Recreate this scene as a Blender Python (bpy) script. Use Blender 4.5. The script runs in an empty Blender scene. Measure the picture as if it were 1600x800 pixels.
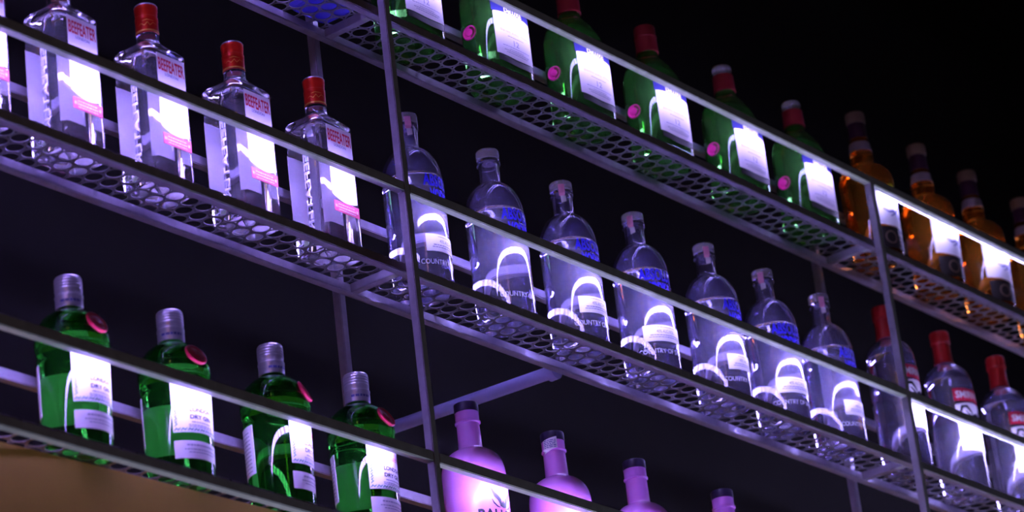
import bpy, bmesh, math, random
from mathutils import Vector, Matrix
random.seed(7)
R = math.radians
scn = bpy.context.scene
col = scn.collection
Z0 = 3.07                       # height of the middle shelf above the floor

# ------------------------------------------------------------------ camera, world, lights, exposure
cam = bpy.data.cameras.new('camera')
cam.sensor_width = 36.0
cam.lens = 36.0 * 5059.88 / 1600.0
co = bpy.data.objects.new('camera', cam); col.objects.link(co)
yaw, pit, rol = 0.94862, 0.40649, -0.12237
fw = Vector((math.cos(pit)*math.sin(yaw), math.cos(pit)*math.cos(yaw), math.sin(pit)))
r0 = Vector((math.cos(yaw), -math.sin(yaw), 0)); u0 = r0.cross(fw)
rt = math.cos(rol)*r0 + math.sin(rol)*u0; up = -math.sin(rol)*r0 + math.cos(rol)*u0
mw = Matrix((rt, up, -fw)).transposed().to_4x4()
CAM = Vector((-2.44671, -1.89181, -1.33663)) * 1.25 + Vector((0, 0, Z0))
mw.translation = CAM
co.matrix_world = mw
cam.clip_end = 60
cam.dof.use_dof = True
cam.dof.focus_distance = (Vector((0.18, 0.0, Z0)) - CAM).dot(fw)
cam.dof.aperture_fstop = 6.3
scn.camera = co
scn.view_settings.view_transform = 'Standard'
scn.view_settings.look = 'None'
scn.view_settings.exposure = 0.0
scn.view_settings.gamma = 1.0
scn.view_settings.use_curve_mapping = False

scn.cycles.sample_clamp_indirect = 60.0
w = bpy.data.worlds.new('world'); scn.world = w; w.use_nodes = True
w.node_tree.nodes['Background'].inputs[0].default_value = (0.75, 0.62, 0.80, 1)
w.node_tree.nodes['Background'].inputs[1].default_value = 0.012

def area(name, loc, target, sx, sy, power, color):
    l = bpy.data.lights.new(name, 'AREA'); l.shape = 'RECTANGLE'; l.size = sx; l.size_y = sy
    l.energy = power; l.color = color
    o = bpy.data.objects.new(name, l); col.objects.link(o)
    o.location = loc
    o.rotation_euler = (Vector(target) - Vector(loc)).to_track_quat('-Z', 'Y').to_euler()
    return o
# warm lamps of the room in front of the rack and a cool wash from the bar below right
area('warm_room_lamp', (-3.6, -2.05, Z0+1.75), (0, 0, Z0), 0.12, 0.9, 3.5, (1.0, 0.55, 0.22))
area('warm_tall_lamp', (-4.4, -1.6, Z0-0.3), (0.3, 0, Z0), 0.07, 1.6, 3.5, (1.0, 0.42, 0.10))
cw = area('cool_bar_wash', (1.6, -0.10, Z0-2.3), (1.6, 0.0, Z0), 2.0, 0.10, 105, (0.70, 0.86, 1.0))
cw.rotation_euler = (math.pi-math.atan2(0.10, 2.3), 0, 0)      # faces up under the rack, long side along it
LED_COL = {-1: (0.37, 0.27, 1.0), 0: (0.41, 0.34, 1.0), 1: (0.46, 0.40, 1.0)}
LED_POW = {'U': (90, 58, 46), 'M': (125, 112, 115), 'L': (100, 110, 110)}

# ------------------------------------------------------------------ materials
def mat(name, base, rough=0.5, metal=0.0, trans=0.0, ior=1.45, noise=0.0, nscale=40.0, sss=0.0, coat=0.0, bump=0.0):
    m = bpy.data.materials.new(name); m.use_nodes = True
    nt = m.node_tree; b = nt.nodes['Principled BSDF']
    b.inputs['Base Color'].default_value = (*base, 1)
    b.inputs['Roughness'].default_value = rough
    b.inputs['Metallic'].default_value = metal
    b.inputs['Transmission Weight'].default_value = trans
    b.inputs['IOR'].default_value = ior
    if coat: b.inputs['Coat Weight'].default_value = coat
    if sss:
        b.inputs['Subsurface Weight'].default_value = sss
        b.inputs['Subsurface Radius'].default_value = (1.0, 0.4, 0.5)
        b.inputs['Subsurface Scale'].default_value = 0.006
    if noise or bump:
        tc = nt.nodes.new('ShaderNodeTexCoord'); n = nt.nodes.new('ShaderNodeTexNoise')
        n.inputs['Scale'].default_value = nscale; n.inputs['Detail'].default_value = 5
        nt.links.new(tc.outputs['Object'], n.inputs['Vector'])
        if noise:
            mx = nt.nodes.new('ShaderNodeMixRGB')
            mx.inputs[1].default_value = (*[c*(1-noise) for c in base], 1)
            mx.inputs[2].default_value = (*[min(1, c*(1+noise)) for c in base], 1)
            nt.links.new(n.outputs['Fac'], mx.inputs[0]); nt.links.new(mx.outputs[0], b.inputs['Base Color'])
        if bump:
            bp = nt.nodes.new('ShaderNodeBump'); bp.inputs['Strength'].default_value = bump
            bp.inputs['Distance'].default_value = 0.002
            nt.links.new(n.outputs['Fac'], bp.inputs['Height']); nt.links.new(bp.outputs['Normal'], b.inputs['Normal'])
    return m
def led_mat(name, c, power):
    m = bpy.data.materials.new(name); m.use_nodes = True; nt = m.node_tree
    nt.nodes.remove(nt.nodes['Principled BSDF'])
    e = nt.nodes.new('ShaderNodeEmission'); e.inputs[0].default_value = (*c, 1)
    tc = nt.nodes.new('ShaderNodeTexCoord'); sp = nt.nodes.new('ShaderNodeSeparateXYZ')
    nt.links.new(tc.outputs['Object'], sp.inputs[0])
    a = nt.nodes.new('ShaderNodeMath'); a.operation = 'MULTIPLY'; a.inputs[1].default_value = 2*math.pi/0.0125
    s = nt.nodes.new('ShaderNodeMath'); s.operation = 'SINE'
    f = nt.nodes.new('ShaderNodeMath'); f.operation = 'MULTIPLY_ADD'; f.inputs[1].default_value = power*0.55; f.inputs[2].default_value = power
    nt.links.new(sp.outputs['X'], a.inputs[0]); nt.links.new(a.outputs[0], s.inputs[0]); nt.links.new(s.outputs[0], f.inputs[0])
    nt.links.new(f.outputs[0], e.inputs[1])
    nt.links.new(e.outputs[0], nt.nodes['Material Output'].inputs[0])
    return m

M = {}
M['steel'] = mat('dark_painted_steel', (0.26, 0.235, 0.28), 0.28, noise=0.35, nscale=60)
M['sheet_steel'] = mat('perforated_sheet', (0.19, 0.185, 0.195), 0.35, noise=0.15, nscale=80)  # the perforated sheets' own mottled grey
M['wall'] = mat('black_wall', (0.0145, 0.0140, 0.0125), 0.9, noise=0.3, nscale=3)
M['wall'].node_tree.nodes['Principled BSDF'].inputs['Specular IOR Level'].default_value = 0.05
M['brown'] = mat('brown_plaster', (0.62, 0.39, 0.06), 0.85, noise=0.25, nscale=9, bump=0.4)
M['clear'] = mat('clear_glass', (0.76, 0.72, 1.0), 0.0, trans=0.94, ior=1.43)
M['ginclear'] = mat('clear_gin_glass', (0.91, 0.90, 1.0), 0.0, trans=0.968, ior=1.43)
M['green'] = mat('green_glass', (0.04, 0.52, 0.035), 0.0, trans=0.98, ior=1.43)
M['dgreen'] = mat('deep_green_glass', (0.15, 0.58, 0.10), 0.0, trans=0.90, ior=1.43)
M['amber'] = mat('amber_spirit', (0.98, 0.34, 0.035), 0.0, trans=0.93, ior=1.43)
M['blue'] = mat('blue_glass', (0.20, 0.17, 0.95), 0.02, trans=0.5, ior=1.43)
M['clearcap'] = mat('clear_cap', (0.85, 0.83, 0.92), 0.12, trans=0.75, ior=1.4)
M['frost'] = mat('raised_glass_lettering', (0.75, 0.73, 0.88), 0.35)
M['paper'] = mat('label_paper', (0.80, 0.78, 0.80), 0.6)
M['cream'] = mat('cream_paper', (0.72, 0.66, 0.68), 0.6)
M['pinkband'] = mat('rose_label', (0.85, 0.12, 0.22), 0.5)
M['neckpaper'] = mat('grey_neck_paper', (0.36, 0.33, 0.38), 0.6)
M['redink'] = mat('red_ink', (0.62, 0.02, 0.06), 0.5)
M['blueink'] = mat('blue_ink', (0.03, 0.02, 0.65), 0.4)
M['navyink'] = mat('navy_ink', (0.10, 0.10, 0.32), 0.5)
M['greyink'] = mat('grey_ink', (0.28, 0.25, 0.32), 0.5)
M['blackink'] = mat('black_ink', (0.004, 0.0035, 0.012), 0.5)
M['whiteink'] = mat('white_ink', (0.85, 0.85, 0.88), 0.5)
M['redcap'] = mat('red_foil', (0.72, 0.025, 0.012), 0.3, metal=0.35)
M['goldline'] = mat('gold_print', (0.95, 0.45, 0.10), 0.35, metal=0.3)
M['silver'] = mat('silver_foil', (0.62, 0.60, 0.68), 0.3, metal=0.7)
M['maroon'] = mat('maroon_foil', (0.34, 0.025, 0.035), 0.38, metal=0.2)
M['redplastic'] = mat('red_plastic', (0.55, 0.02, 0.02), 0.35)
M['waxred'] = mat('red_wax', (0.62, 0.02, 0.07), 0.3, bump=0.5, nscale=160)
M['waxpink'] = mat('magenta_wax', (0.70, 0.03, 0.24), 0.35, bump=0.5, nscale=160)
M['cork'] = mat('beige_cap', (0.24, 0.165, 0.11), 0.5)
M['darkcap'] = mat('plum_capsule', (0.06, 0.02, 0.05), 0.35)
M['purplecap'] = mat('black_plum_cap', (0.035, 0.025, 0.06), 0.3)
M['pink'] = mat('pink_cream', (0.68, 0.25, 0.70), 0.22, sss=0.35)
M['pinkseal'] = mat('pink_tax_strip', (0.75, 0.30, 0.42), 0.5)
M['darklabel'] = mat('dark_brown_label', (0.016, 0.012, 0.010), 0.5)
M['greenink'] = mat('green_ink', (0.16, 0.32, 0.24), 0.5)
for k in LED_COL:
    for r_ in LED_POW: M['led%s%d' % (r_, k)] = led_mat('led_diodes', LED_COL[k], LED_POW[r_][k+1]); M['leak%s%d' % (r_, k)] = led_mat('led_housing_glow', LED_COL[k], LED_POW[r_][k+1]*0.5)

# ------------------------------------------------------------------ helpers
def obj(name, bm, m, parent=None, smooth=False, label=None, recalc=True):
    if recalc: bmesh.ops.recalc_face_normals(bm, faces=bm.faces)
    me = bpy.data.meshes.new(name); bm.to_mesh(me); bm.free()
    if smooth:
        me.polygons.foreach_set('use_smooth', [True]*len(me.polygons))
        me.set_sharp_from_angle(angle=R(38))
    me.materials.append(m)
    o = bpy.data.objects.new(name, me); col.objects.link(o)
    if parent is not None: o.parent = parent
    if label: o['label'] = label
    return o
def thing(name, label, cat, loc, rz=0.0, group=None):
    o = bpy.data.objects.new(name, None); col.objects.link(o)
    o.empty_display_size = 0.03
    o.location = loc; o.rotation_euler = (0, 0, rz)
    o['label'] = label; o['category'] = cat
    if group: o['group'] = group
    return o
def dup(root, loc, rz, label, skip=()):
    r = root.copy(); col.objects.link(r); r.location = loc; r.rotation_euler = (0, 0, rz); r['label'] = label
    for ch in list(root.children):
        if ch.name.split('.')[0] in skip: continue
        c = ch.copy(); col.objects.link(c); c.parent = r
        for g in list(ch.children):
            d = g.copy(); col.objects.link(d); d.parent = c
    return r
def box(bm, x0, x1, y0, y1, z0, z1, bev=0.0):
    vs = [bm.verts.new((x, y, z)) for z in (z0, z1) for y in (y0, y1) for x in (x0, x1)]
    fs = [(0, 2, 3, 1), (4, 5, 7, 6), (0, 1, 5, 4), (2, 6, 7, 3), (0, 4, 6, 2), (1, 3, 7, 5)]
    ff = [bm.faces.new([vs[i] for i in f]) for f in fs]
    if bev:
        es = {e for f in ff for e in f.edges}
        bmesh.ops.bevel(bm, geom=list(es), offset=bev, segments=2, affect='EDGES', clamp_overlap=True)
def boxobj(name, m, parent, *a, bev=0.0012, label=None):
    bm = bmesh.new(); box(bm, *a, bev=bev); return obj(name, bm, m, parent, label=label)
def spline(pts, n=5):
    """Catmull-Rom through (r, z) points; keeps ends."""
    out = []
    for i in range(len(pts)-1):
        p0 = pts[max(i-1, 0)]; p1 = pts[i]; p2 = pts[i+1]; p3 = pts[min(i+2, len(pts)-1)]
        for k in range(n):
            t = k/n
            out.append(tuple(0.5*((2*b) + (c-a)*t + (2*a-5*b+4*c-d)*t*t + (-a+3*b-3*c+d)*t**3)
                             for a, b, c, d in zip(p0, p1, p2, p3)))
    out.append(tuple(pts[-1])); return out
def section(bm, rings, cap_bottom=True, cap_top=True, flip=False):
    """rings: list of lists of 3D points, equal length; builds a closed loft"""
    rv = [[bm.verts.new(p) for p in r] for r in rings]
    n = len(rv[0]); fs = []
    for a, b in zip(rv[:-1], rv[1:]):
        for i in range(n):
            j = (i+1) % n; fs.append(bm.faces.new((a[i], a[j], b[j], b[i])))
    if cap_bottom: fs.append(bm.faces.new(rv[0][::-1]))
    if cap_top: fs.append(bm.faces.new(rv[-1]))
    if flip: bmesh.ops.reverse_faces(bm, faces=fs)
    return fs
def circ(r, z, n=48): return [(r*math.cos(2*math.pi*i/n), r*math.sin(2*math.pi*i/n), z) for i in range(n)]
def lathe(bm, prof, n=48, flip=False):
    prof = [(max(r, 0.0006), z) for r, z in prof]
    return section(bm, [circ(r, z, n) for r, z in prof], flip=flip)
def lobj(name, prof, m, parent, n=48, label=None):
    bm = bmesh.new(); lathe(bm, prof, n); return obj(name, bm, m, parent, smooth=True, label=label)
def rof(prof):
    def f(z):
        for (r0, z0), (r1, z1) in zip(prof[:-1], prof[1:]):
            if min(z0, z1) <= z <= max(z0, z1) and z1 != z0: return r0 + (r1-r0)*(z-z0)/(z1-z0)
        return prof[-1][0]
    return f
def cyl_map(rf, Rref, u0=0.0):
    def f(x, z, o):
        a = x/Rref + u0; r = rf(z) + o
        return (r*math.sin(a), -r*math.cos(a), z)
    return f
def sheet(name, mp, x0, x1, z0, z1, m, parent, nx=28, nz=8, o0=-0.0004, o1=0.0005, top=None, bot=None, label=None):
    """a thin closed label following a surface; top(t)/bot(t) bend its upper/lower edge"""
    bm = bmesh.new(); g = []
    for o in (o0, o1):
        rows = []
        for j in range(nz+1):
            row = []
            for i in range(nx+1):
                t = i/nx; zb = z0 + (bot(t) if bot else 0); zt = z1 + (top(t) if top else 0)
                row.append(bm.verts.new(mp(x0+(x1-x0)*t, zb+(zt-zb)*j/nz, o)))
            rows.append(row)
        g.append(rows)
    A, B = g
    for j in range(nz):
        for i in range(nx):
            bm.faces.new((A[j][i], A[j+1][i], A[j+1][i+1], A[j][i+1]))
            bm.faces.new((B[j][i], B[j][i+1], B[j+1][i+1], B[j+1][i]))
    for i in range(nx):
        bm.faces.new((A[0][i], A[0][i+1], B[0][i+1], B[0][i])); bm.faces.new((A[nz][i], B[nz][i], B[nz][i+1], A[nz][i+1]))
    for j in range(nz):
        bm.faces.new((A[j][0], B[j][0], B[j+1][0], A[j+1][0])); bm.faces.new((A[j][nx], A[j+1][nx], B[j+1][nx], B[j][nx]))
    return obj(name, bm, m, parent, smooth=True, label=label)
def flat_text(txt, bold=0.0):
    cu = bpy.data.curves.new('t', 'FONT'); cu.body = txt; cu.size = 1.0; cu.offset = bold; cu.resolution_u = 3
    o = bpy.data.objects.new('t', cu); col.objects.link(o)
    dg = bpy.context.evaluated_depsgraph_get(); dg.update()
    me = bpy.data.meshes.new_from_object(o.evaluated_get(dg))
    bm = bmesh.new(); bm.from_mesh(me)
    bpy.data.objects.remove(o); bpy.data.curves.remove(cu); bpy.data.meshes.remove(me)
    return bm
def put(bm, mp, off, cut=0.0022, rot=False):
    """bend flat xy artwork (x right, y up) onto a surface; cut = strip width; rot = reads downwards"""
    bmesh.ops.triangulate(bm, faces=bm.faces)
    xs = [v.co.x for v in bm.verts]; a, b = min(xs), max(xs); n = int((b-a)/cut)
    for i in range(1, n):
        bmesh.ops.bisect_plane(bm, geom=bm.verts[:]+bm.edges[:]+bm.faces[:], plane_co=(a+(b-a)*i/n, 0, 0), plane_no=(1, 0, 0))
    for v in bm.verts: v.co = Vector(mp(v.co.x, v.co.y, off))
def fit(bm, x0, x1, z0, z1):
    xs = [v.co.x for v in bm.verts]; ys = [v.co.y for v in bm.verts]
    ax, bx, ay, by = min(xs), max(xs), min(ys), max(ys)
    for v in bm.verts:
        v.co.x = x0 + (v.co.x-ax)/(bx-ax)*(x1-x0); v.co.y = z0 + (v.co.y-ay)/(by-ay)*(z1-z0); v.co.z = 0
def joinbm(dst, src):
    me = bpy.data.meshes.new('j'); src.to_mesh(me); src.free(); dst.from_mesh(me); bpy.data.meshes.remove(me)
def lettering(name, lines, mp, m, parent, off=0.0008, bold=0.01):
    """lines: (text, x0, x1, z0, z1)"""
    bm = bmesh.new()
    for t, x0, x1, z0, z1 in lines:
        b = flat_text(t, bold); fit(b, x0, x1, z0, z1); put(b, mp, off); joinbm(bm, b)
    return obj(name, bm, m, parent, recalc=False)
def ink_lines(bm, mp, rows, off=0.0008):
    """rows of small print too fine to read: (x0, x1, z, h) with word gaps"""
    for x0, x1, z, h in rows:
        x = x0
        while x < x1-0.0008:
            wd = min(random.uniform(0.002, 0.0055), x1-x); n = max(1, int(wd/0.002))
            for k in range(n):
                xa, xb = x+wd*k/n, x+wd*(k+1)/n
                bm.faces.new([bm.verts.new(mp(*q, off)) for q in ((xa, z), (xb, z), (xb, z+h), (xa, z+h))])
            x += wd + 0.0009
def poly_art(bm, mp, pts, off=0.0009):
    b = bmesh.new(); b.faces.new([b.verts.new((x, z, 0)) for x, z in pts]); put(b, mp, off, 0.0015); joinbm(bm, b)
def stroke(pts, wd):
    """outline of a tapering brush stroke through points"""
    L_, R_ = [], []
    n = len(pts)
    for i, (x, z) in enumerate(pts):
        x0, z0 = pts[max(i-1, 0)]; x1, z1 = pts[min(i+1, n-1)]
        d = math.hypot(x1-x0, z1-z0) or 1; nx, nz = -(z1-z0)/d, (x1-x0)/d
        h = wd*(0.15+0.85*math.sin(math.pi*(i+0.3)/(n-0.4)))
        L_.append((x+nx*h, z+nz*h)); R_.append((x-nx*h, z-nz*h))
    return L_ + R_[::-1]

# ------------------------------------------------------------------ the setting
def struct(o): o['kind'] = 'structure'; return o
bm = bmesh.new(); box(bm, -3.2, 6.0, 0.50, 0.60, 0.0, Z0+3.2)
struct(obj('wall_back', bm, M['wall']))
bm = bmesh.new()
ptsT = [(-2.2, 0.102), (-0.708, 0.037), (-0.519, 0.0285), (-0.311, 0.0195), (0.1, 0.002), (3.4, 0.002), (3.4, 0.50), (-2.2, 0.50)]
lo = [bm.verts.new((x, y, 0.0)) for x, y in ptsT]; hi = [bm.verts.new((x, y, Z0-0.378-0.0128)) for x, y in ptsT]
bm.faces.new(lo[::-1]); bm.faces.new(hi)
for i in range(8): bm.faces.new((lo[i], lo[(i+1) % 8], hi[(i+1) % 8], hi[i]))
struct(obj('wall_front', bm, M['brown']))

# ------------------------------------------------------------------ the rack
S_ = 0.378; G_ = 0.1141; TB = 0.0125; GH = 0.0145; PW = 0.0115; PD = 0.0128; SD = 0.100
SHELF = {'L': -S_, 'M': 0.0, 'U': S_}
POSTS = [-1.25, 0.0, 1.25, 2.5]
rack = thing('display_rack', 'dark steel wall rack with three perforated shelves and lit guard rails', 'rack', (0, 0.05, Z0-S_-TB))
RZ = S_ + TB; RY = -0.05
def rb(name, m, parent, x0, x1, y0, y1, z0, z1, bev=0.001, label=None):
    return boxobj(name, m, parent, x0, x1, y0+RY, y1+RY, z0+RZ, z1+RZ, bev=bev, label=label)
for X in POSTS:
    rb('front_post', M['steel'], rack, X, X+PW, -PD, -0.0002, -S_-TB, S_+G_)
    rb('rear_post', M['steel'], rack, X-0.017, X-0.005, SD+0.0002, SD+0.0128, -S_-TB, S_+G_)
def perforated(x0, x1, z):
    bm = bmesh.new(); P = 0.0258; hr = 0.0111; n = 24; t = 0.0014
    y0, y1 = 0.001, SD-0.001
    def hexpt(a):           # point on a pointy-top hexagon boundary at angle a
        b = (a % (math.pi/3)) - math.pi/6
        d = (P/2)/math.cos(b); return d*math.cos(a), d*math.sin(a)
    rows = [-0.0035+0.02235*k for k in range(6)]
    for k, cy in enumerate(rows):
        ox = 0.2062 + (0.0129 if k % 2 else 0.0)
        i0 = math.ceil((x0-ox)/P - 0.5); i1 = math.floor((x1-ox)/P + 0.5)
        for i in range(i0, i1+1):
            cx = ox + i*P
            cl = lambda x, y: (min(max(x, x0), x1), min(max(y, y0), y1))
            ang = [2*math.pi*(j+0.5)/n for j in range(n)]
            ci = [cl(cx+hr*math.cos(a), cy+hr*math.sin(a)) for a in ang]
            ho = [cl(cx+hexpt(a)[0], cy+hexpt(a)[1]) for a in ang]
            v = [[bm.verts.new((x, y+RY, z+zz+RZ)) for x, y in lst] for lst in (ci, ho) for zz in (0.0001, t)]
            cb, ct, hb, ht = v
            for j in range(n):
                q = (j+1) % n
                bm.faces.new((hb[j], cb[j], cb[q], hb[q])); bm.faces.new((ht[j], ht[q], ct[q], ct[j]))
                bm.faces.new((cb[j], ct[j], ct[q], cb[q]))
    bmesh.ops.dissolve_degenerate(bm, dist=1e-6, edges=bm.edges)
    return bm
X0, X1 = -1.25-0.02, 2.5+0.02
for key, z in SHELF.items():
    fr = rb('shelf_front_bar', M['steel'], rack, X0, X1, 0.0, TB, z-TB, z)
    rb('shelf_rear_bar', M['steel'], rack, X0, X1, SD-TB, SD, z-TB, z)
    for X in POSTS:
        rb('shelf_crossbar', M['steel'], rack, X-0.009, X+0.003, TB, SD-TB, z-TB, z, bev=0.0006)
    edges = [X0] + [p for p in POSTS[1:3]] + [X1]
    for a, b in zip(edges[:-1], edges[1:]):
        obj('perforated_sheet', perforated(a+0.0005, b-0.0005, z), M['sheet_steel'], rack, recalc=False)
for key, z in SHELF.items():
    for bi, (a, b) in enumerate(zip(POSTS[:-1], POSTS[1:])):
        gz = z+G_
        g = rb('guard_rail', M['steel'], rack, a+PW+0.0003, b-0.0003, -PD, -PD+0.0118, gz-GH, gz)
        drop = {'U': (-0.004, -0.0022, -0.0014)[bi], 'M': (-0.004, -0.004, -0.0014)[bi], 'L': -0.004}[key]
        bm = bmesh.new()     # a slim light bar clipped to the back of the rail, its face tilted down a little
        ys, ye = -0.0008+RY, 0.0034+RY; zb = gz-GH-drop+RZ; zt = zb+0.0075
        xs = (a+PW+0.030, b-0.055)
        v = [[bm.verts.new(p) for p in ((x, ys, zb), (x, ys+0.0008, zb), (x, ye, zt), (x, ys, zt))] for x in xs]
        for i in range(4): bm.faces.new((v[0][i], v[0][(i+1) % 4], v[1][(i+1) % 4], v[1][i]))
        bm.faces.new(v[0][::-1]); bm.faces.new(v[1])
        bm.faces.ensure_lookup_table()
        for i in (2, 4, 5): bm.faces[i].material_index = 1      # its housing glows more weakly than the diodes
        ls = obj('led_strip', bm, M['led%s%d' % (key, bi-1)], g, label='glowing light strip behind the rail')
        ls.data.materials.append(M['leak%s%d' % (key, bi-1)])
        rb('rear_rail', M['steel'], rack, a-0.004, b-0.018, SD+0.0004, SD+0.0122, gz-GH+0.001, gz)
# stay tube from the middle shelf to the wall
bm = bmesh.new()
A = Vector((0.452, 0.1125+RY, -0.008+RZ)); B = Vector((0.452, 0.499+RY, 0.006+RZ)); d = B-A
bmesh.ops.create_cone(bm, cap_ends=True, segments=20, radius1=0.0095, radius2=0.0095, depth=d.length,
                      matrix=Matrix.Translation((A+B)/2) @ d.to_track_quat('Z', 'Y').to_matrix().to_4x4())
bmesh.ops.create_cone(bm, cap_ends=True, segments=20, radius1=0.013, radius2=0.013, depth=0.013,
                      matrix=Matrix.Translation((0.452, SD+0.0066+RY, -0.008+RZ)) @ Matrix.Rotation(R(90), 4, 'X'))
M['stay'] = mat('stay_violet_light', (0.34, 0.32, 0.58), 0.4)  # violet light from the strips is put into the tube's base colour
obj('wall_stay', bm, M['stay'], rack, smooth=True)

BASE = 0.0016
def pos(x, key, y=0.056): return (x, y, Z0 + SHELF[key] + BASE)

# ------------------------------------------------------------------ clear square gin bottles
def srect(w, d, z, e, n=64):
    """rounded rectangle (superellipse) ring"""
    out = []
    for i in range(n):
        a = 2*math.pi*(i+0.5)/n; c, s = math.cos(a), math.sin(a)
        k = (abs(c)**e + abs(s)**e)**(-1/e)
        out.append((w/2*k*c, d/2*k*s, z))
    return out
def make_square_gin():
    t = thing('gin_bottle', '', 'bottle', (0, 0, 0), 0, 'clear square gin bottles with red caps')
    bm = bmesh.new(); W, D = 0.0750, 0.0575
    rings = [srect(0.066, 0.048, 0.0015, 8), srect(0.071, 0.053, 0.0, 8), srect(0.0745, 0.0565, 0.0015, 9), srect(W-0.0008, D-0.0008, 0.005, 10), srect(W, D, 0.012, 10)]
    rings += [srect(W, D, z, 10) for z in (0.05, 0.1, 0.15)]
    rings += [srect(W, D, 0.186, 10), srect(W-0.0012, D-0.001, 0.1893, 10), srect(W-0.006, D-0.005, 0.1922, 9), srect(0.058, 0.047, 0.1958, 7),
              srect(0.046, 0.0395, 0.1998, 5), srect(0.0365, 0.0340, 0.2032, 3), srect(0.0315, 0.0310, 0.2056, 2.2), srect(0.0293, 0.0293, 0.209, 2), srect(0.0290, 0.0290, 0.2185, 2)]
    section(bm, rings)
    a = [srect(0.052, 0.037, 0.1805, 7), srect(0.060, 0.043, 0.1815, 7), srect(0.058, 0.042, 0.187, 6), srect(0.042, 0.033, 0.1945, 4), srect(0.025, 0.024, 0.2020, 2.5),
         srect(0.021, 0.021, 0.209, 2), srect(0.020, 0.020, 0.217, 2)]
    section(bm, a, flip=True)      # the air above the gin
    obj('bottle_body', bm, M['ginclear'], t, smooth=True, recalc=False)
    cp = lobj('cap', [(0.01435, 0.22000), (0.01426, 0.22050), (0.01426, 0.23800), (0.01455, 0.23850), (0.01445, 0.23950), (0.01445, 0.24250), (0.01388, 0.24310), (0.01388, 0.24750), (0.01416, 0.24810), (0.01416, 0.25150), (0.01455, 0.25210), (0.01474, 0.25700), (0.01388, 0.25900)], M['redcap'], t)
    lobj('gold_ring', [(0.01435, 0.22070), (0.01455, 0.22070), (0.01455, 0.22270), (0.01435, 0.22270)], M['goldline'], cp)
    lobj('silver_top', [(0.01397, 0.25910), (0.01493, 0.25830), (0.01416, 0.25710), (0.01397, 0.25980)], M['silver'], cp)
    capmap = cyl_map(lambda z: 0.01426, 0.01426, -0.75)
    bmc = bmesh.new()
    poly_art(bmc, capmap, stroke([(-0.012, 0.22850), (-0.008, 0.23100), (-0.004, 0.22800), (0.0, 0.23250), (0.003, 0.22800), (0.007, 0.23200), (0.012, 0.23000)], 0.0006), 0.0004)
    poly_art(bmc, capmap, stroke([(-0.006, 0.23450), (-0.001, 0.23600), (0.008, 0.23450)], 0.0005), 0.0004)
    obj('gold_script', bmc, M['goldline'], cp, recalc=False)
    fm = lambda x, z, o: (x, -D/2-o, z)
    lb = sheet('front_label', fm, -0.0185, 0.0300, 0.0755, 0.180, M['paper'], t, nx=20, nz=4, bot=lambda q: -0.006*(1-(2*q-1)**2) + 0.004*(1-q))
    lettering('lettering', [('BEEFEATER', -0.0170, 0.0285, 0.1570, 0.1740)], fm, M['redink'], lb, bold=0.02)
    lettering('small_lettering', [('LONDON', -0.006, 0.017, 0.1510, 0.1550)], fm, M['navyink'], lb)
    bd = sheet('rose_band', fm, -0.0165, 0.0320, 0.0560, 0.0710, M['pinkband'], t, nx=16, nz=2)
    b2 = bmesh.new()
    for z, h in ((0.0660, 0.0016), (0.0617, 0.0022), (0.0583, 0.0014)): ink_lines(b2, fm, [(-0.009, 0.024, z, h)])
    ink_lines(b2, fm, [(-0.0150, -0.0105, 0.0615, 0.004), (0.0260, 0.0305, 0.0615, 0.004)])
    obj('small_print', b2, M['cream'], bd, recalc=False)
    bk = lambda x, z, o: (-x, D/2+o, z)
    sheet('back_label', bk, -0.033, 0.033, 0.058, 0.150, M['paper'], t, nx=10, nz=4)
    # raised vertical lettering on both narrow sides
    for sgn in (-1, 1):
        b = flat_text('BEEFEATER', 0.02)
        fit(b, -0.062, 0.062, -0.0044, 0.0044)
        for v in b.verts: v.co = Vector((sgn*(W/2+0.0004), -0.006*(-sgn) + sgn*0 + (v.co.y*(-sgn)) , 0.090 + (-v.co.x)))
        ex = bmesh.ops.extrude_face_region(b, geom=b.faces[:])
        for g in ex['geom']:
            if isinstance(g, bmesh.types.BMVert): g.co.x += sgn*0.0011
        obj('embossed_lettering', b, M['frost'], t)
    return t
sq = make_square_gin()
sq_pos = [(-0.7055, 'clear square gin bottle cut off at the left edge of the photo, middle shelf'),
          (-0.5535, 'clear square gin bottle with its cap cut off by the top of the photo'),
          (-0.4005, 'clear square gin bottle with red cap, third along from the left end'),
          (-0.2425, 'clear square gin bottle with red cap, next but one before the left upright post'),
          (-0.0850, 'clear square gin bottle with red cap, just left of the upright post')]
for i, (x, lab) in enumerate(sq_pos):
    if i == 0: sq.location = pos(x, 'M', 0.054); sq['label'] = lab; continue
    dup(sq, pos(x, 'M', 0.054), 0, lab)

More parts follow.
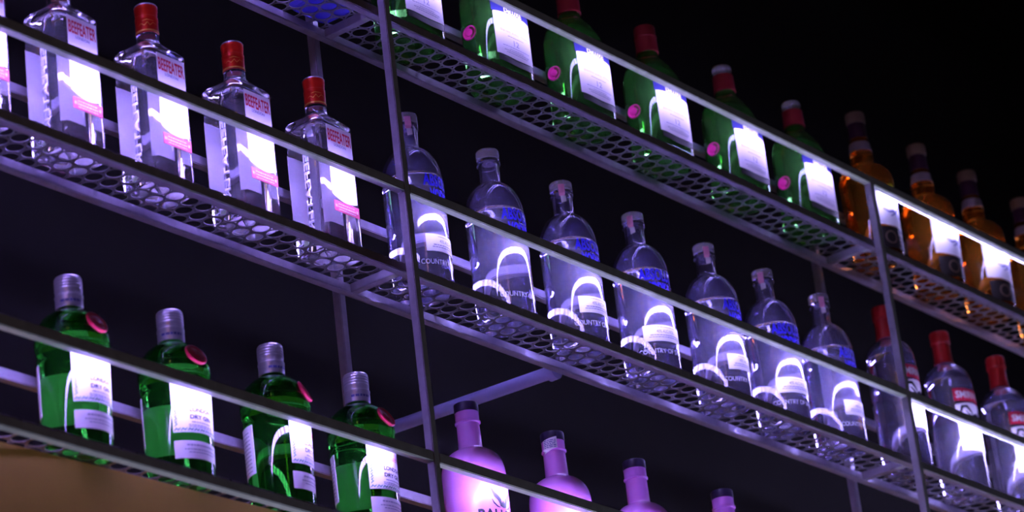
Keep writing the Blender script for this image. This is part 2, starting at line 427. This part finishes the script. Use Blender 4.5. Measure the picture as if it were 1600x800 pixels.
# ------------------------------------------------------------------ clear round vodka bottles, blue lettering
def make_vodka():
    t = thing('vodka_bottle', '', 'bottle', (0, 0, 0), 0, 'clear round vodka bottles with blue lettering')
    prof = [(0.0, 0.004), (0.025, 0.0032), (0.034, 0.0), (0.0385, 0.0008), (0.0408, 0.004), (0.0417, 0.010), (0.0417, 0.05), (0.0417, 0.10), (0.0418, 0.157)]
    prof += spline([(0.0418, 0.157), (0.0414, 0.168), (0.0400, 0.180), (0.0362, 0.1930), (0.0295, 0.2045), (0.0222, 0.2115), (0.0170, 0.2150), (0.0150, 0.2185)], 4)[1:]
    prof += [(0.0145, 0.228), (0.0145, 0.243), (0.0150, 0.244), (0.0170, 0.2455), (0.0172, 0.249), (0.0166, 0.2515), (0.0150, 0.2525), (0.0148, 0.2535)]
    bm = bmesh.new(); lathe(bm, prof, 64)
    lathe(bm, [(0.0, 0.1662), (0.020, 0.1662), (0.036, 0.1662), (0.0387, 0.1670), (0.0380, 0.1750), (0.0348, 0.187), (0.0282, 0.2005), (0.0205, 0.2085), (0.0135, 0.2130), (0.0115, 0.219), (0.0108, 0.228), (0.0108, 0.250), (0.0, 0.2505)], 48, flip=True)
    obj('bottle_body', bm, M['clear'], t, smooth=True, recalc=False)
    lobj('cap', [(0.0148, 0.2540), (0.0160, 0.2542), (0.0165, 0.255), (0.0165, 0.2655), (0.0158, 0.2672), (0.0, 0.2674)], M['clearcap'], t)
    rf = rof(prof[5:]); cm = cyl_map(rf, 0.0425)
    lettering('brand_lettering', [('ABSOLUT', -0.0315, 0.0315, 0.1445, 0.1630), ('VODKA', -0.023, 0.023, 0.1235, 0.1420)], cm, M['blueink'], t, off=0.0003, bold=0.035)
    lb = sheet('alcohol_label', cm, -0.0365, 0.0365, 0.048, 0.073, M['paper'], t, nx=30, nz=3)
    lettering('lettering', [('40% ALC./VOL.', -0.016, 0.016, 0.0605, 0.0655)], cm, M['greyink'], lb)
    b2 = bmesh.new(); ink_lines(b2, cm, [(-0.026, 0.026, 0.0565, 0.0015), (-0.028, 0.028, 0.0535, 0.0012), (-0.018, 0.018, 0.0690, 0.0010)])
    obj('small_print', b2, M['greyink'], lb, recalc=False)
    b = flat_text('COUNTRY OF SWEDEN', 0.0); fit(b, -0.046, 0.046, 0.0290, 0.0362); put(b, cm, 0.0002)
    obj('embossed_lettering', b, M['frost'], t, recalc=False)
    sm = cyl_map(rof([(0.0148, 0.20), (0.0148, 0.243), (0.0174, 0.2455), (0.0174, 0.250), (0.0168, 0.2545), (0.0168, 0.27)]), 0.0165, R(-52))
    st = sheet('tax_strip', sm, -0.0042, 0.0042, 0.2425, 0.2600, M['pinkseal'], t, nx=6, nz=16, o0=0.0003, o1=0.0006)
    bmw = bmesh.new(); poly_art(bmw, sm, [(-0.0020, 0.2315), (0.0060, 0.2335), (0.0055, 0.2424), (-0.0025, 0.2424)], 0.0006)
    obj('strip_end', bmw, M['cream'], st, recalc=False)
    return t
vk = make_vodka()
vd = [(0.1075, 10, 'clear vodka bottle with blue lettering standing behind the left upright post'),
      (0.287, 1, 'clear vodka bottle with blue lettering and no white label, first right of the upright post'),
      (0.457, 0, 'clear vodka bottle with blue lettering, second to the right of the left upright post'),
      (0.633, -18, 'blue lettered clear vodka bottle, middle one of seven, white label turned towards us'),
      (0.817, 8, 'clear vodka bottle with blue lettering, third from the right end of its seven'),
      (0.977, -15, 'clear vodka bottle with blue lettering, second from the right end of its seven'),
      (1.138, 9, 'clear vodka bottle with blue lettering next to the first red capped vodka bottle')]
for i, (x, rz, lab) in enumerate(vd):
    if i == 0: vk.location = pos(x, 'M'); vk.rotation_euler = (0, 0, R(rz)); vk['label'] = lab
    else: dup(vk, pos(x, 'M'), R(rz), lab, skip=('alcohol_label', 'tax_strip') if i == 1 else ())

# ------------------------------------------------------------------ clear vodka bottles, red caps
def make_red_vodka():
    t = thing('red_capped_vodka_bottle', '', 'bottle', (0, 0, 0), 0, 'clear vodka bottles with red capsules')
    prof = [(0.0, 0.005), (0.024, 0.004), (0.032, 0.0), (0.0375, 0.0006), (0.0402, 0.004), (0.0410, 0.010), (0.0410, 0.10), (0.0412, 0.182)]
    prof += spline([(0.0412, 0.182), (0.0409, 0.196), (0.0392, 0.209), (0.0350, 0.2210), (0.0285, 0.2300), (0.0215, 0.2352), (0.0165, 0.2385), (0.0148, 0.246)], 4)[1:]
    prof += [(0.0140, 0.27), (0.0135, 0.285)]
    bm = bmesh.new(); lathe(bm, prof, 64)
    lathe(bm, [(0.0, 0.205), (0.030, 0.205), (0.0362, 0.206), (0.0355, 0.211), (0.0305, 0.2215), (0.0205, 0.2305), (0.0125, 0.2375), (0.0108, 0.25), (0.0108, 0.28), (0.0, 0.281)], 48, flip=True)
    obj('bottle_body', bm, M['clear'], t, smooth=True, recalc=False)
    lobj('capsule', [(0.0163, 0.2405), (0.0168, 0.241), (0.0158, 0.252), (0.0152, 0.268), (0.0152, 0.2755), (0.0164, 0.276), (0.0174, 0.2775), (0.0166, 0.279), (0.0170, 0.280), (0.0168, 0.296), (0.0155, 0.298), (0.0, 0.2983)], M['redplastic'], t)
    cm = cyl_map(rof(prof[5:]), 0.0411)
    bd = sheet('red_band', cm, -0.0385, 0.0385, 0.160, 0.182, M['redink'], t, nx=30, nz=3, o1=0.0004)
    lettering('lettering', [('SMIRNOFF', -0.0345, 0.0345, 0.1645, 0.1775)], cm, M['whiteink'], bd, bold=0.03)
    lb = sheet('front_label', cm, -0.0385, 0.0385, 0.072, 0.157, M['paper'], t, nx=30, nz=6, top=lambda q: -0.004*(2*q-1)**2)
    em = bmesh.new()
    for s in (-1, 1):
        poly_art(em, cm, stroke([(s*0.004, 0.128), (s*0.010, 0.140), (s*0.018, 0.150), (s*0.027, 0.149), (s*0.030, 0.140), (s*0.026, 0.134)], 0.0026))
        poly_art(em, cm, stroke([(s*0.006, 0.128), (s*0.014, 0.134), (s*0.021, 0.142)], 0.0020))
        poly_art(em, cm, stroke([(s*0.003, 0.124), (s*0.012, 0.123), (s*0.019, 0.130)], 0.0018))
    poly_art(em, cm, [(0, 0.112), (0.007, 0.120), (0.007, 0.134), (0, 0.140), (-0.007, 0.134), (-0.007, 0.120)])
    obj('emblem', em, M['blackink'], lb, recalc=False)
    b2 = bmesh.new(); ink_lines(b2, cm, [(-0.022, 0.022, 0.100, 0.004), (-0.026, 0.026, 0.092, 0.0016), (-0.026, 0.026, 0.086, 0.0016)])
    obj('small_print', b2, M['greyink'], lb, recalc=False)
    return t
rv = make_red_vodka()
for i, (x, rz, lab) in enumerate([(1.338, 8, 'red capped clear vodka bottle standing behind the right upright post'),
                                  (1.521, 0, 'red capped clear vodka bottle, first to the right of the right upright post'),
                                  (1.708, 0, 'red capped clear vodka bottle cut off by the right edge of the photo')]):
    if i == 0: rv.location = pos(x, 'M'); rv.rotation_euler = (0, 0, R(rz)); rv['label'] = lab
    else: dup(rv, pos(x, 'M'), R(rz), lab)

# ------------------------------------------------------------------ green gin bottles, silver caps
def disc_seal(name, m, parent, center, normal, rad, thick=0.003, label=None):
    bm = bmesh.new(); pr = [(rad, 0.0), (rad, thick*0.5), (rad*0.94, thick*0.9), (rad*0.82, thick), (rad*0.78, thick*0.72), (rad*0.5, thick*0.72), (rad*0.42, thick), (rad*0.2, thick*1.05), (0.0, thick*1.1)]
    lathe(bm, [(rad*0.9, -0.002)] + pr, 32)
    # raised ribs between the two rings
    mt = Matrix.Translation(center) @ Vector(normal).to_track_quat('Z', 'Y').to_matrix().to_4x4()
    bmesh.ops.transform(bm, matrix=mt, verts=bm.verts)
    return obj(name, bm, m, parent, smooth=True, label=label)
def make_green_gin():
    t = thing('green_gin_bottle', '', 'bottle', (0, 0, 0), 0, 'green gin bottles with silver caps')
    prof = [(0.0, 0.006), (0.022, 0.005), (0.031, 0.0), (0.0362, 0.0008), (0.0388, 0.004), (0.0395, 0.010), (0.0406, 0.06), (0.0416, 0.126)]
    prof += spline([(0.0416, 0.126), (0.0420, 0.133), (0.0434, 0.1385), (0.0437, 0.145), (0.0428, 0.1490), (0.0412, 0.1510), (0.0404, 0.155), (0.0380, 0.1628), (0.0325, 0.1710), (0.0245, 0.1772), (0.0170, 0.1805), (0.0148, 0.1835)], 4)[1:]
    prof += [(0.0142, 0.20), (0.0135, 0.216)]
    bm = bmesh.new(); lathe(bm, prof, 64)
    lathe(bm, [(0.0, 0.142), (0.030, 0.142), (0.0385, 0.1428), (0.0383, 0.149), (0.0370, 0.154), (0.0335, 0.1635), (0.027, 0.171), (0.018, 0.1765), (0.0125, 0.180), (0.0112, 0.186), (0.0108, 0.213), (0.0, 0.2135)], 48, flip=True)
    obj('bottle_body', bm, M['green'], t, smooth=True, recalc=False)
    cap = [(0.0158, 0.1840), (0.0163, 0.1845), (0.0163, 0.1980), (0.0168, 0.1987), (0.0168, 0.2003), (0.0160, 0.2011), (0.0160, 0.2060)]
    for k in range(4): cap += [(0.0164, 0.2070+k*0.0036), (0.0164, 0.2089+k*0.0036), (0.0159, 0.2097+k*0.0036)]
    cap += [(0.0161, 0.2222), (0.0150, 0.2240), (0.0, 0.2242)]
    c = lobj('cap', cap, M['silver'], t)
    ccm = cyl_map(lambda z: 0.0163, 0.0163, R(-40))
    b2 = bmesh.new(); ink_lines(b2, ccm, [(-0.013, 0.013, 0.190, 0.0032)], 0.0003); obj('cap_print', b2, M['navyink'], c, recalc=False)
    sl = disc_seal('wax_seal', M['waxred'], t, (0, -0.0392, 0.1560), (0, -0.90, 0.44), 0.0152)
    cm = cyl_map(rof(prof[5:]), 0.041)
    notch = lambda q: 0.0
    lb = sheet('front_label', cm, -0.0370, 0.0370, 0.0560, 0.1245, M['paper'], t, nx=34, nz=8)
    lettering('lettering', [('LONDON', -0.016, 0.016, 0.0815, 0.0870), ('DRY GIN', -0.016, 0.016, 0.0725, 0.0780)], cm, M['blackink'], lb, bold=0.03)
    lettering('script_lettering', [('Tanqueray', -0.024, 0.024, 0.093, 0.104)], cm, M['redink'], lb, bold=0.0)
    em = bmesh.new()
    for k in range(9):
        x = -0.032+k*0.008
        poly_art(em, cm, stroke([(x-0.004, 0.0575), (x-0.001, 0.0605), (x+0.001, 0.0585), (x+0.004, 0.0610)], 0.0012))
    for k in range(6):
        z = 0.066+k*0.0070
        for s in (-1, 1): poly_art(em, cm, stroke([(s*0.0350, z-0.003), (s*0.0320, z), (s*0.0340, z+0.002), (s*0.0315, z+0.0045)], 0.0011))
    obj('botanical_border', em, M['greenink'], lb, recalc=False)
    b2 = bmesh.new(); ink_lines(b2, cm, [(-0.014, 0.014, 0.0680, 0.0014), (-0.018, 0.018, 0.0645, 0.0012), (-0.018, 0.018, 0.0625, 0.0010)])
    obj('small_print', b2, M['greyink'], lb, recalc=False)
    l2 = sheet('lower_label', cm, -0.0370, 0.0370, 0.0235, 0.0455, M['cream'], t, nx=34, nz=3)
    b2 = bmesh.new(); ink_lines(b2, cm, [(-0.022, 0.022, 0.039, 0.0020), (-0.025, 0.025, 0.034, 0.0013), (-0.02, 0.02, 0.0305, 0.0012)])
    obj('small_print', b2, M['greyink'], l2, recalc=False)
    bmap = cyl_map(rof(prof[5:]), 0.041, math.pi)
    bl = sheet('back_label', bmap, -0.0435, 0.0435, 0.050, 0.113, M['paper'], t, nx=30, nz=4)
    b2 = bmesh.new()
    for z in range(11): ink_lines(b2, bmap, [(-0.038, 0.038, 0.054+z*0.005, 0.0013)])
    obj('small_print', b2, M['greyink'], bl, recalc=False)
    return t
gg = make_green_gin()
for i, (x, rz, lab) in enumerate([(-0.5665, 3, 'green gin bottle with silver cap, leftmost on the bottom shelf'),
                                  (-0.3975, -4, 'green gin bottle with silver cap, second from the left on the bottom shelf'),
                                  (-0.2190, 24, 'green gin bottle turned so its back label shows, third on the bottom shelf'),
                                  (-0.0565, 7, 'green gin bottle with silver cap, nearest the left upright post')]):
    if i == 0: gg.location = pos(x, 'L'); gg.rotation_euler = (0, 0, R(rz)); gg['label'] = lab
    else: dup(gg, pos(x, 'L'), R(rz), lab)

# ------------------------------------------------------------------ pink liqueur bottles
def make_pink():
    t = thing('pink_liqueur_bottle', '', 'bottle', (0, 0, 0), 0, 'pink liqueur bottles with dark caps')
    prof = [(0.0, 0.003), (0.030, 0.002), (0.036, 0.0), (0.0405, 0.0015), (0.0425, 0.007), (0.0428, 0.02), (0.0428, 0.128)]
    prof += spline([(0.0428, 0.128), (0.0423, 0.139), (0.0398, 0.1505), (0.0342, 0.1600), (0.0262, 0.1666), (0.0190, 0.1698), (0.0160, 0.1735)], 5)[1:]
    prof += [(0.0155, 0.195), (0.0153, 0.2072), (0.0157, 0.2074), (0.0173, 0.2086), (0.0173, 0.2104), (0.0160, 0.2112), (0.0160, 0.2235)]
    bm = bmesh.new(); lathe(bm, prof, 64); obj('bottle_body', bm, M['pink'], t, smooth=True)
    lobj('cap', [(0.0155, 0.2237), (0.0163, 0.2238), (0.0165, 0.2245), (0.0165, 0.2350), (0.0158, 0.2362), (0.0, 0.2363)], M['purplecap'], t)
    cm = cyl_map(rof(prof[4:]), 0.0428)
    em = bmesh.new()
    for s in (-1, 1):
        P = [(s*0.0022, 0.0845), (s*0.0040, 0.0900), (s*0.0085, 0.0945), (s*0.0135, 0.0985), (s*0.0195, 0.1060), (s*0.0180, 0.0985), (s*0.0150, 0.0920), (s*0.0100, 0.0875), (s*0.0072, 0.0830), (s*0.0060, 0.0790), (s*0.0000, 0.0775)]
        P = [(s*0.0000, 0.0890)] + P
        poly_art(em, cm, P, 0.0003)
        poly_art(em, cm, stroke([(s*0.0065, 0.0775), (s*0.0110, 0.0785), (s*0.0160, 0.0830), (s*0.0185, 0.0880)], 0.0013), 0.0003)
    obj('tail_emblem', em, M['blackink'], t, recalc=False)
    lettering('brand_lettering', [('BALLENA', -0.039, 0.039, 0.0590, 0.0745)], cm, M['blackink'], t, off=0.0003, bold=0.03)
    return t
pk = make_pink()
pinks = [(0.170, 0, 'pink liqueur bottle with a whale tail emblem, just right of the upright post'),
         (0.3585, 8, 'pink liqueur bottle with a patterned paper strip across its neck'),
         (0.549, -6, 'pink liqueur bottle with only its neck and shoulder in the photo'),
         (0.768, 0, 'pink liqueur bottle with only its dark cap above the bottom edge of the photo')]
pobs = []
for i, (x, rz, lab) in enumerate(pinks):
    if i == 0: pk.location = pos(x, 'L'); pk.rotation_euler = (0, 0, R(rz)); pk['label'] = lab; pobs.append(pk)
    else: pobs.append(dup(pk, pos(x, 'L'), R(rz), lab))
sm = cyl_map(rof([(0.0156, 0.19), (0.0157, 0.2070), (0.0176, 0.2085), (0.0176, 0.2107), (0.0163, 0.2118), (0.0168, 0.24)]), 0.0162, R(-78))
st = sheet('paper_strip', sm, -0.010, 0.010, 0.2045, 0.2230, M['paper'], pobs[1], nx=12, nz=14, o0=0.0002, o1=0.0006, top=lambda q: 0.004*q, bot=lambda q: 0.006*q)
b2 = bmesh.new()
for k in range(5): ink_lines(b2, sm, [(-0.0085, 0.0085, 0.2115+k*0.0025, 0.0012)])
obj('small_print', b2, M['navyink'], st, recalc=False)

# ------------------------------------------------------------------ dark green whisky bottles
def make_green_whisky():
    t = thing('green_whisky_bottle', '', 'bottle', (0, 0, 0), 0, 'green flask whisky bottles')
    def sec(a, f, b, z, e=3.0, n=72):
        """flattened front (y=-f), round back (y=b), half width a"""
        out = []
        for i in range(n):
            th = 2*math.pi*(i+0.5)/n; c, s = math.cos(th), math.sin(th)
            ee = e if s < 0 else 2.3
            k = (abs(c)**ee + abs(s)**ee)**(-1/ee)
            out.append((a*k*c, (f if s < 0 else b)*k*s, z))
        return out
    A_, F_, B_ = 0.0545, 0.036, 0.039
    def sc(k, z, e=3.4): return sec(A_*k, F_*k, B_*k, z, e)
    rings = [sc(0.55, 0.005), sc(0.82, 0.0), sc(0.93, 0.0012), sc(0.985, 0.005), sc(1.0, 0.012), sc(1.0, 0.05), sc(1.0, 0.09), sc(0.995, 0.118)]
    for k, z, e in ((0.985, 0.130, 3.2), (0.96, 0.1415, 3.0), (0.915, 0.1525, 2.8), (0.845, 0.1615, 2.6), (0.745, 0.1695, 2.5)): rings.append(sc(k, z, e))
    rings += [sec(0.0325, 0.0240, 0.0250, 0.1765, 2.3), sec(0.0230, 0.0195, 0.0195, 0.1818, 2.1), sec(0.0175, 0.017, 0.017, 0.186, 2), sec(0.0162, 0.0162, 0.0162, 0.192, 2), sec(0.0150, 0.0150, 0.0150, 0.20, 2), sec(0.0145, 0.0145, 0.0145, 0.225, 2)]
    bm = bmesh.new(); section(bm, rings)
    air = [sec(0.030, 0.018, 0.020, 0.157, 2.6), sec(0.040, 0.0255, 0.028, 0.1578, 2.6), sec(0.036, 0.0235, 0.026, 0.163, 2.5), sec(0.024, 0.018, 0.019, 0.1725, 2.3), sec(0.0145, 0.0135, 0.0135, 0.180, 2), sec(0.0115, 0.0115, 0.0115, 0.188, 2), sec(0.011, 0.011, 0.011, 0.222, 2)]
    section(bm, air, flip=True)
    obj('bottle_body', bm, M['dgreen'], t, smooth=True, recalc=False)
    lobj('capsule', [(0.0166, 0.1945), (0.0180, 0.1950), (0.0180, 0.1965), (0.0174, 0.1972), (0.0172, 0.2205), (0.0178, 0.2212), (0.0178, 0.2225), (0.0168, 0.2232), (0.0168, 0.2385), (0.0160, 0.2400), (0.0, 0.2402)], M['maroon'], t)
    def fm(x, z, o):
        q = min(1, abs(x)/A_); y = F_*(1-q**3.4)**(1/3.4)
        return (x*(1+o/A_*0.2), -y-o, z)
    cv = lambda q: -0.0035*(1-(2*q-1)**2)
    lb = sheet('front_label', fm, -0.041, 0.041, 0.041, 0.108, M['cream'], t, nx=30, nz=6, bot=cv, top=lambda q: 0.002*(1-(2*q-1)**2))
    tp = sheet('blue_header', fm, -0.043, 0.043, 0.109, 0.131, M['blueink2'] if 'blueink2' in M else M['navyink'], t, nx=24, nz=3, o1=0.0004)
    lettering('lettering', [("BUCHANAN'S", -0.037, 0.037, 0.120, 0.128), ('DeLUXE', -0.020, 0.020, 0.1105, 0.1185)], fm, M['whiteink'], tp, bold=0.02)
    lettering('age_lettering', [('12', -0.006, 0.006, 0.0585, 0.0675)], fm, M['greyink'], lb)
    lettering('script_lettering', [('Blended Scotch Whisky', -0.032, 0.032, 0.076, 0.083)], fm, M['greyink'], lb, bold=0.0)
    b2 = bmesh.new(); ink_lines(b2, fm, [(-0.03, 0.03, 0.0545, 0.0011), (-0.028, 0.028, 0.0475, 0.0011), (-0.024, 0.024, 0.0445, 0.0011), (-0.018, 0.018, 0.0715, 0.0012), (-0.016, 0.016, 0.0505, 0.0009)])
    obj('small_print', b2, M['greyink'], lb, recalc=False)
    sheet('foot_label', fm, -0.039, 0.039, 0.030, 0.0395, M['darklabel'], t, nx=24, nz=2, top=cv, bot=cv, o1=0.0004)
    disc_seal('wax_seal', M['waxpink'], t, (-0.0523, 0.004, 0.081), (-1, -0.06, 0), 0.0118)
    # the knurled foot ring of the glass: rows of beads along the front
    bm = bmesh.new()
    for row in range(3):
        for k in range(34):
            x = -0.040+0.08*k/33; p = fm(x, 0.0085+row*0.0045, 0.0)
            bmesh.ops.create_icosphere(bm, subdivisions=1, radius=0.0010, matrix=Matrix.Translation(p))
    obj('beaded_foot', bm, M['dgreen'], t, smooth=True)
    return t
M['blueink2'] = mat('blue_header_ink', (0.025, 0.025, 0.13), 0.45)
gw = make_green_whisky()
gws = [(0.1375, 0, 'green whisky flask beside the left upright post, cut off by the top of the photo'),
       (0.340, 0, 'green whisky flask with its cap cut off, second along on the top shelf'),
       (0.5395, 0, 'green whisky flask whose capsule touches the top edge of the photo, third along'),
       (0.740, 0, 'green whisky flask with whole maroon capsule, third from the amber bottles'),
       (0.951, 0, 'green whisky flask with clear topped maroon capsule, second from the amber bottles'),
       (1.152, 0, 'green whisky flask with clear topped maroon capsule, standing next to the first amber bottle')]
for i, (x, rz, lab) in enumerate(gws):
    o = gw if i == 0 else dup(gw, pos(x, 'U'), R(rz), lab)
    if i == 0: gw.location = pos(x, 'U'); gw['label'] = lab
    if i in (4, 5):   # their clear stopper tops
        for c in list(o.children):
            if c.name.startswith('capsule'):
                bpy.data.objects.remove(c)
        if i == 4:
            cpm = lobj('capsule', [(0.0166, 0.1945), (0.0180, 0.1950), (0.0180, 0.1965), (0.0174, 0.1972), (0.0170, 0.2230), (0.0150, 0.2236)], M['maroon'], o)
            ctm = lobj('clear_top', [(0.0140, 0.2240), (0.0150, 0.2242), (0.0150, 0.2320), (0.0156, 0.2325), (0.0156, 0.2375), (0.0145, 0.2400), (0.0, 0.2402)], M['clearcap'], o, label='clear glass stopper top')
        else:
            for srcp in (cpm, ctm):
                c = srcp.copy(); col.objects.link(c); c.parent = o

# ------------------------------------------------------------------ amber whisky bottles
def make_amber():
    t = thing('amber_whisky_bottle', '', 'bottle', (0, 0, 0), 0, 'amber whisky bottles with beige stoppers')
    prof = [(0.0, 0.006), (0.024, 0.005), (0.034, 0.0), (0.0395, 0.0008), (0.0425, 0.004), (0.0435, 0.010), (0.0448, 0.08), (0.0462, 0.140)]
    prof += spline([(0.0462, 0.140), (0.0460, 0.1504), (0.0435, 0.1613), (0.0370, 0.1713), (0.0280, 0.1783), (0.0215, 0.1818), (0.0196, 0.1855), (0.0198, 0.1915), (0.0196, 0.2025), (0.0186, 0.2075), (0.0168, 0.2215), (0.0152, 0.2355)], 4)[1:]
    prof += [(0.0145, 0.2555)]
    bm = bmesh.new(); lathe(bm, prof, 64)
    lathe(bm, [(0.0, 0.2055), (0.013, 0.2055), (0.0140, 0.2070), (0.0130, 0.2215), (0.0115, 0.2355), (0.0110, 0.2535), (0.0, 0.2537)], 40, flip=True)
    obj('bottle_body', bm, M['amber'], t, smooth=True, recalc=False)
    lobj('capsule', [(0.0156, 0.2320), (0.0160, 0.2325), (0.0156, 0.2455), (0.0154, 0.2590), (0.0148, 0.2600)], M['darkcap'], t)
    lobj('stopper', [(0.0150, 0.2602), (0.0166, 0.2607), (0.0171, 0.2625), (0.0171, 0.2770), (0.0160, 0.2805), (0.0, 0.2807)], M['cork'], t)
    rf = rof(prof[5:])
    lobj('neck_band', [(rf(0.2070)+0.0002, 0.2070), (rf(0.2070)+0.0008, 0.2070), (rf(0.2155)+0.0008, 0.2155), (rf(0.2235)+0.0008, 0.2235), (rf(0.2235)+0.0002, 0.2235)], M['neckpaper'], t)
    cm = cyl_map(rf, 0.045)
    lb = sheet('front_label', cm, -0.049, 0.049, 0.055, 0.124, M['paper'], t, nx=34, nz=6, bot=lambda q: 0.010*(1-q)*0.4-0.004*math.sin(math.pi*q))
    em = bmesh.new()
    poly_art(em, cm, stroke([(-0.026, 0.085), (-0.016, 0.079), (-0.004, 0.082), (0.008, 0.074), (0.020, 0.071), (0.032, 0.073)], 0.0022))
    poly_art(em, cm, stroke([(-0.012, 0.072), (0.000, 0.079), (0.010, 0.090), (0.015, 0.099)], 0.0020))
    poly_art(em, cm, stroke([(-0.030, 0.106), (-0.024, 0.113), (-0.017, 0.110), (-0.020, 0.103)], 0.0018))
    obj('brush_emblem', em, M['navyink'], lb, recalc=False)
    b2 = bmesh.new(); ink_lines(b2, cm, [(-0.012, 0.030, 0.114, 0.005), (-0.008, 0.026, 0.108, 0.0018)])
    obj('small_print', b2, M['greyink'], lb, recalc=False)
    l2 = sheet('lower_label', cm, -0.046, 0.046, 0.014, 0.052, M['darklabel'], t, nx=34, nz=3)
    em = bmesh.new()
    for k in range(24):
        a, b = 2*math.pi*k/24, 2*math.pi*(k+1)/24
        poly_art(em, cm, [(-0.018+0.012*math.cos(a), 0.033+0.012*math.sin(a)), (-0.018+0.012*math.cos(b), 0.033+0.012*math.sin(b)), (-0.018+0.009*math.cos(b), 0.033+0.009*math.sin(b)), (-0.018+0.009*math.cos(a), 0.033+0.009*math.sin(a))])
    ink_lines(em, cm, [(0.0, 0.034, 0.038, 0.004), (0.0, 0.034, 0.030, 0.003), (0.0, 0.030, 0.024, 0.002)])
    obj('round_emblem', em, M['cork'], l2, recalc=False)
    return t
am = make_amber()
for i, (x, rz, lab) in enumerate([(1.352, 0, 'amber whisky bottle standing behind the right upright post on the top shelf'),
                                  (1.550, 4, 'amber whisky bottle, first one right of the right upright post'),
                                  (1.722, 4, 'amber whisky bottle, second one right of the right upright post'),
                                  (1.910, 2, 'amber whisky bottle cut off by the right edge of the photo')]):
    if i == 0: am.location = pos(x, 'U', 0.0520); am['label'] = lab
    else: dup(am, pos(x, 'U', 0.0520), R(rz), lab)

# ------------------------------------------------------------------ blue bottle seen from below through the top shelf
t = thing('blue_gin_bottle', 'blue glass bottle seen only through the perforated top shelf left of the post', 'bottle', pos(-0.050, 'U', 0.052))
bm = bmesh.new(); W, D = 0.078, 0.066
section(bm, [srect(0.055, 0.044, 0.004, 6), srect(0.066, 0.055, 0.0, 6), srect(0.073, 0.061, 0.001, 7), srect(W, D, 0.006, 8), srect(W, D, 0.05, 8), srect(W, D, 0.14, 8), srect(W-0.006, D-0.006, 0.155, 7),
             srect(0.055, 0.05, 0.168, 4), srect(0.036, 0.035, 0.178, 2.5), srect(0.030, 0.030, 0.186, 2), srect(0.029, 0.029, 0.205, 2)])
obj('bottle_body', bm, M['blue'], t, smooth=True)
lobj('cap', [(0.0150, 0.2053), (0.0165, 0.2056), (0.0165, 0.232), (0.0150, 0.2345), (0.0, 0.2346)], M['silver'], t)
fm = lambda x, z, o: (x, -D/2-o, z)
sheet('front_label', fm, -0.026, 0.026, 0.03, 0.13, M['paper'], t, nx=8, nz=3)
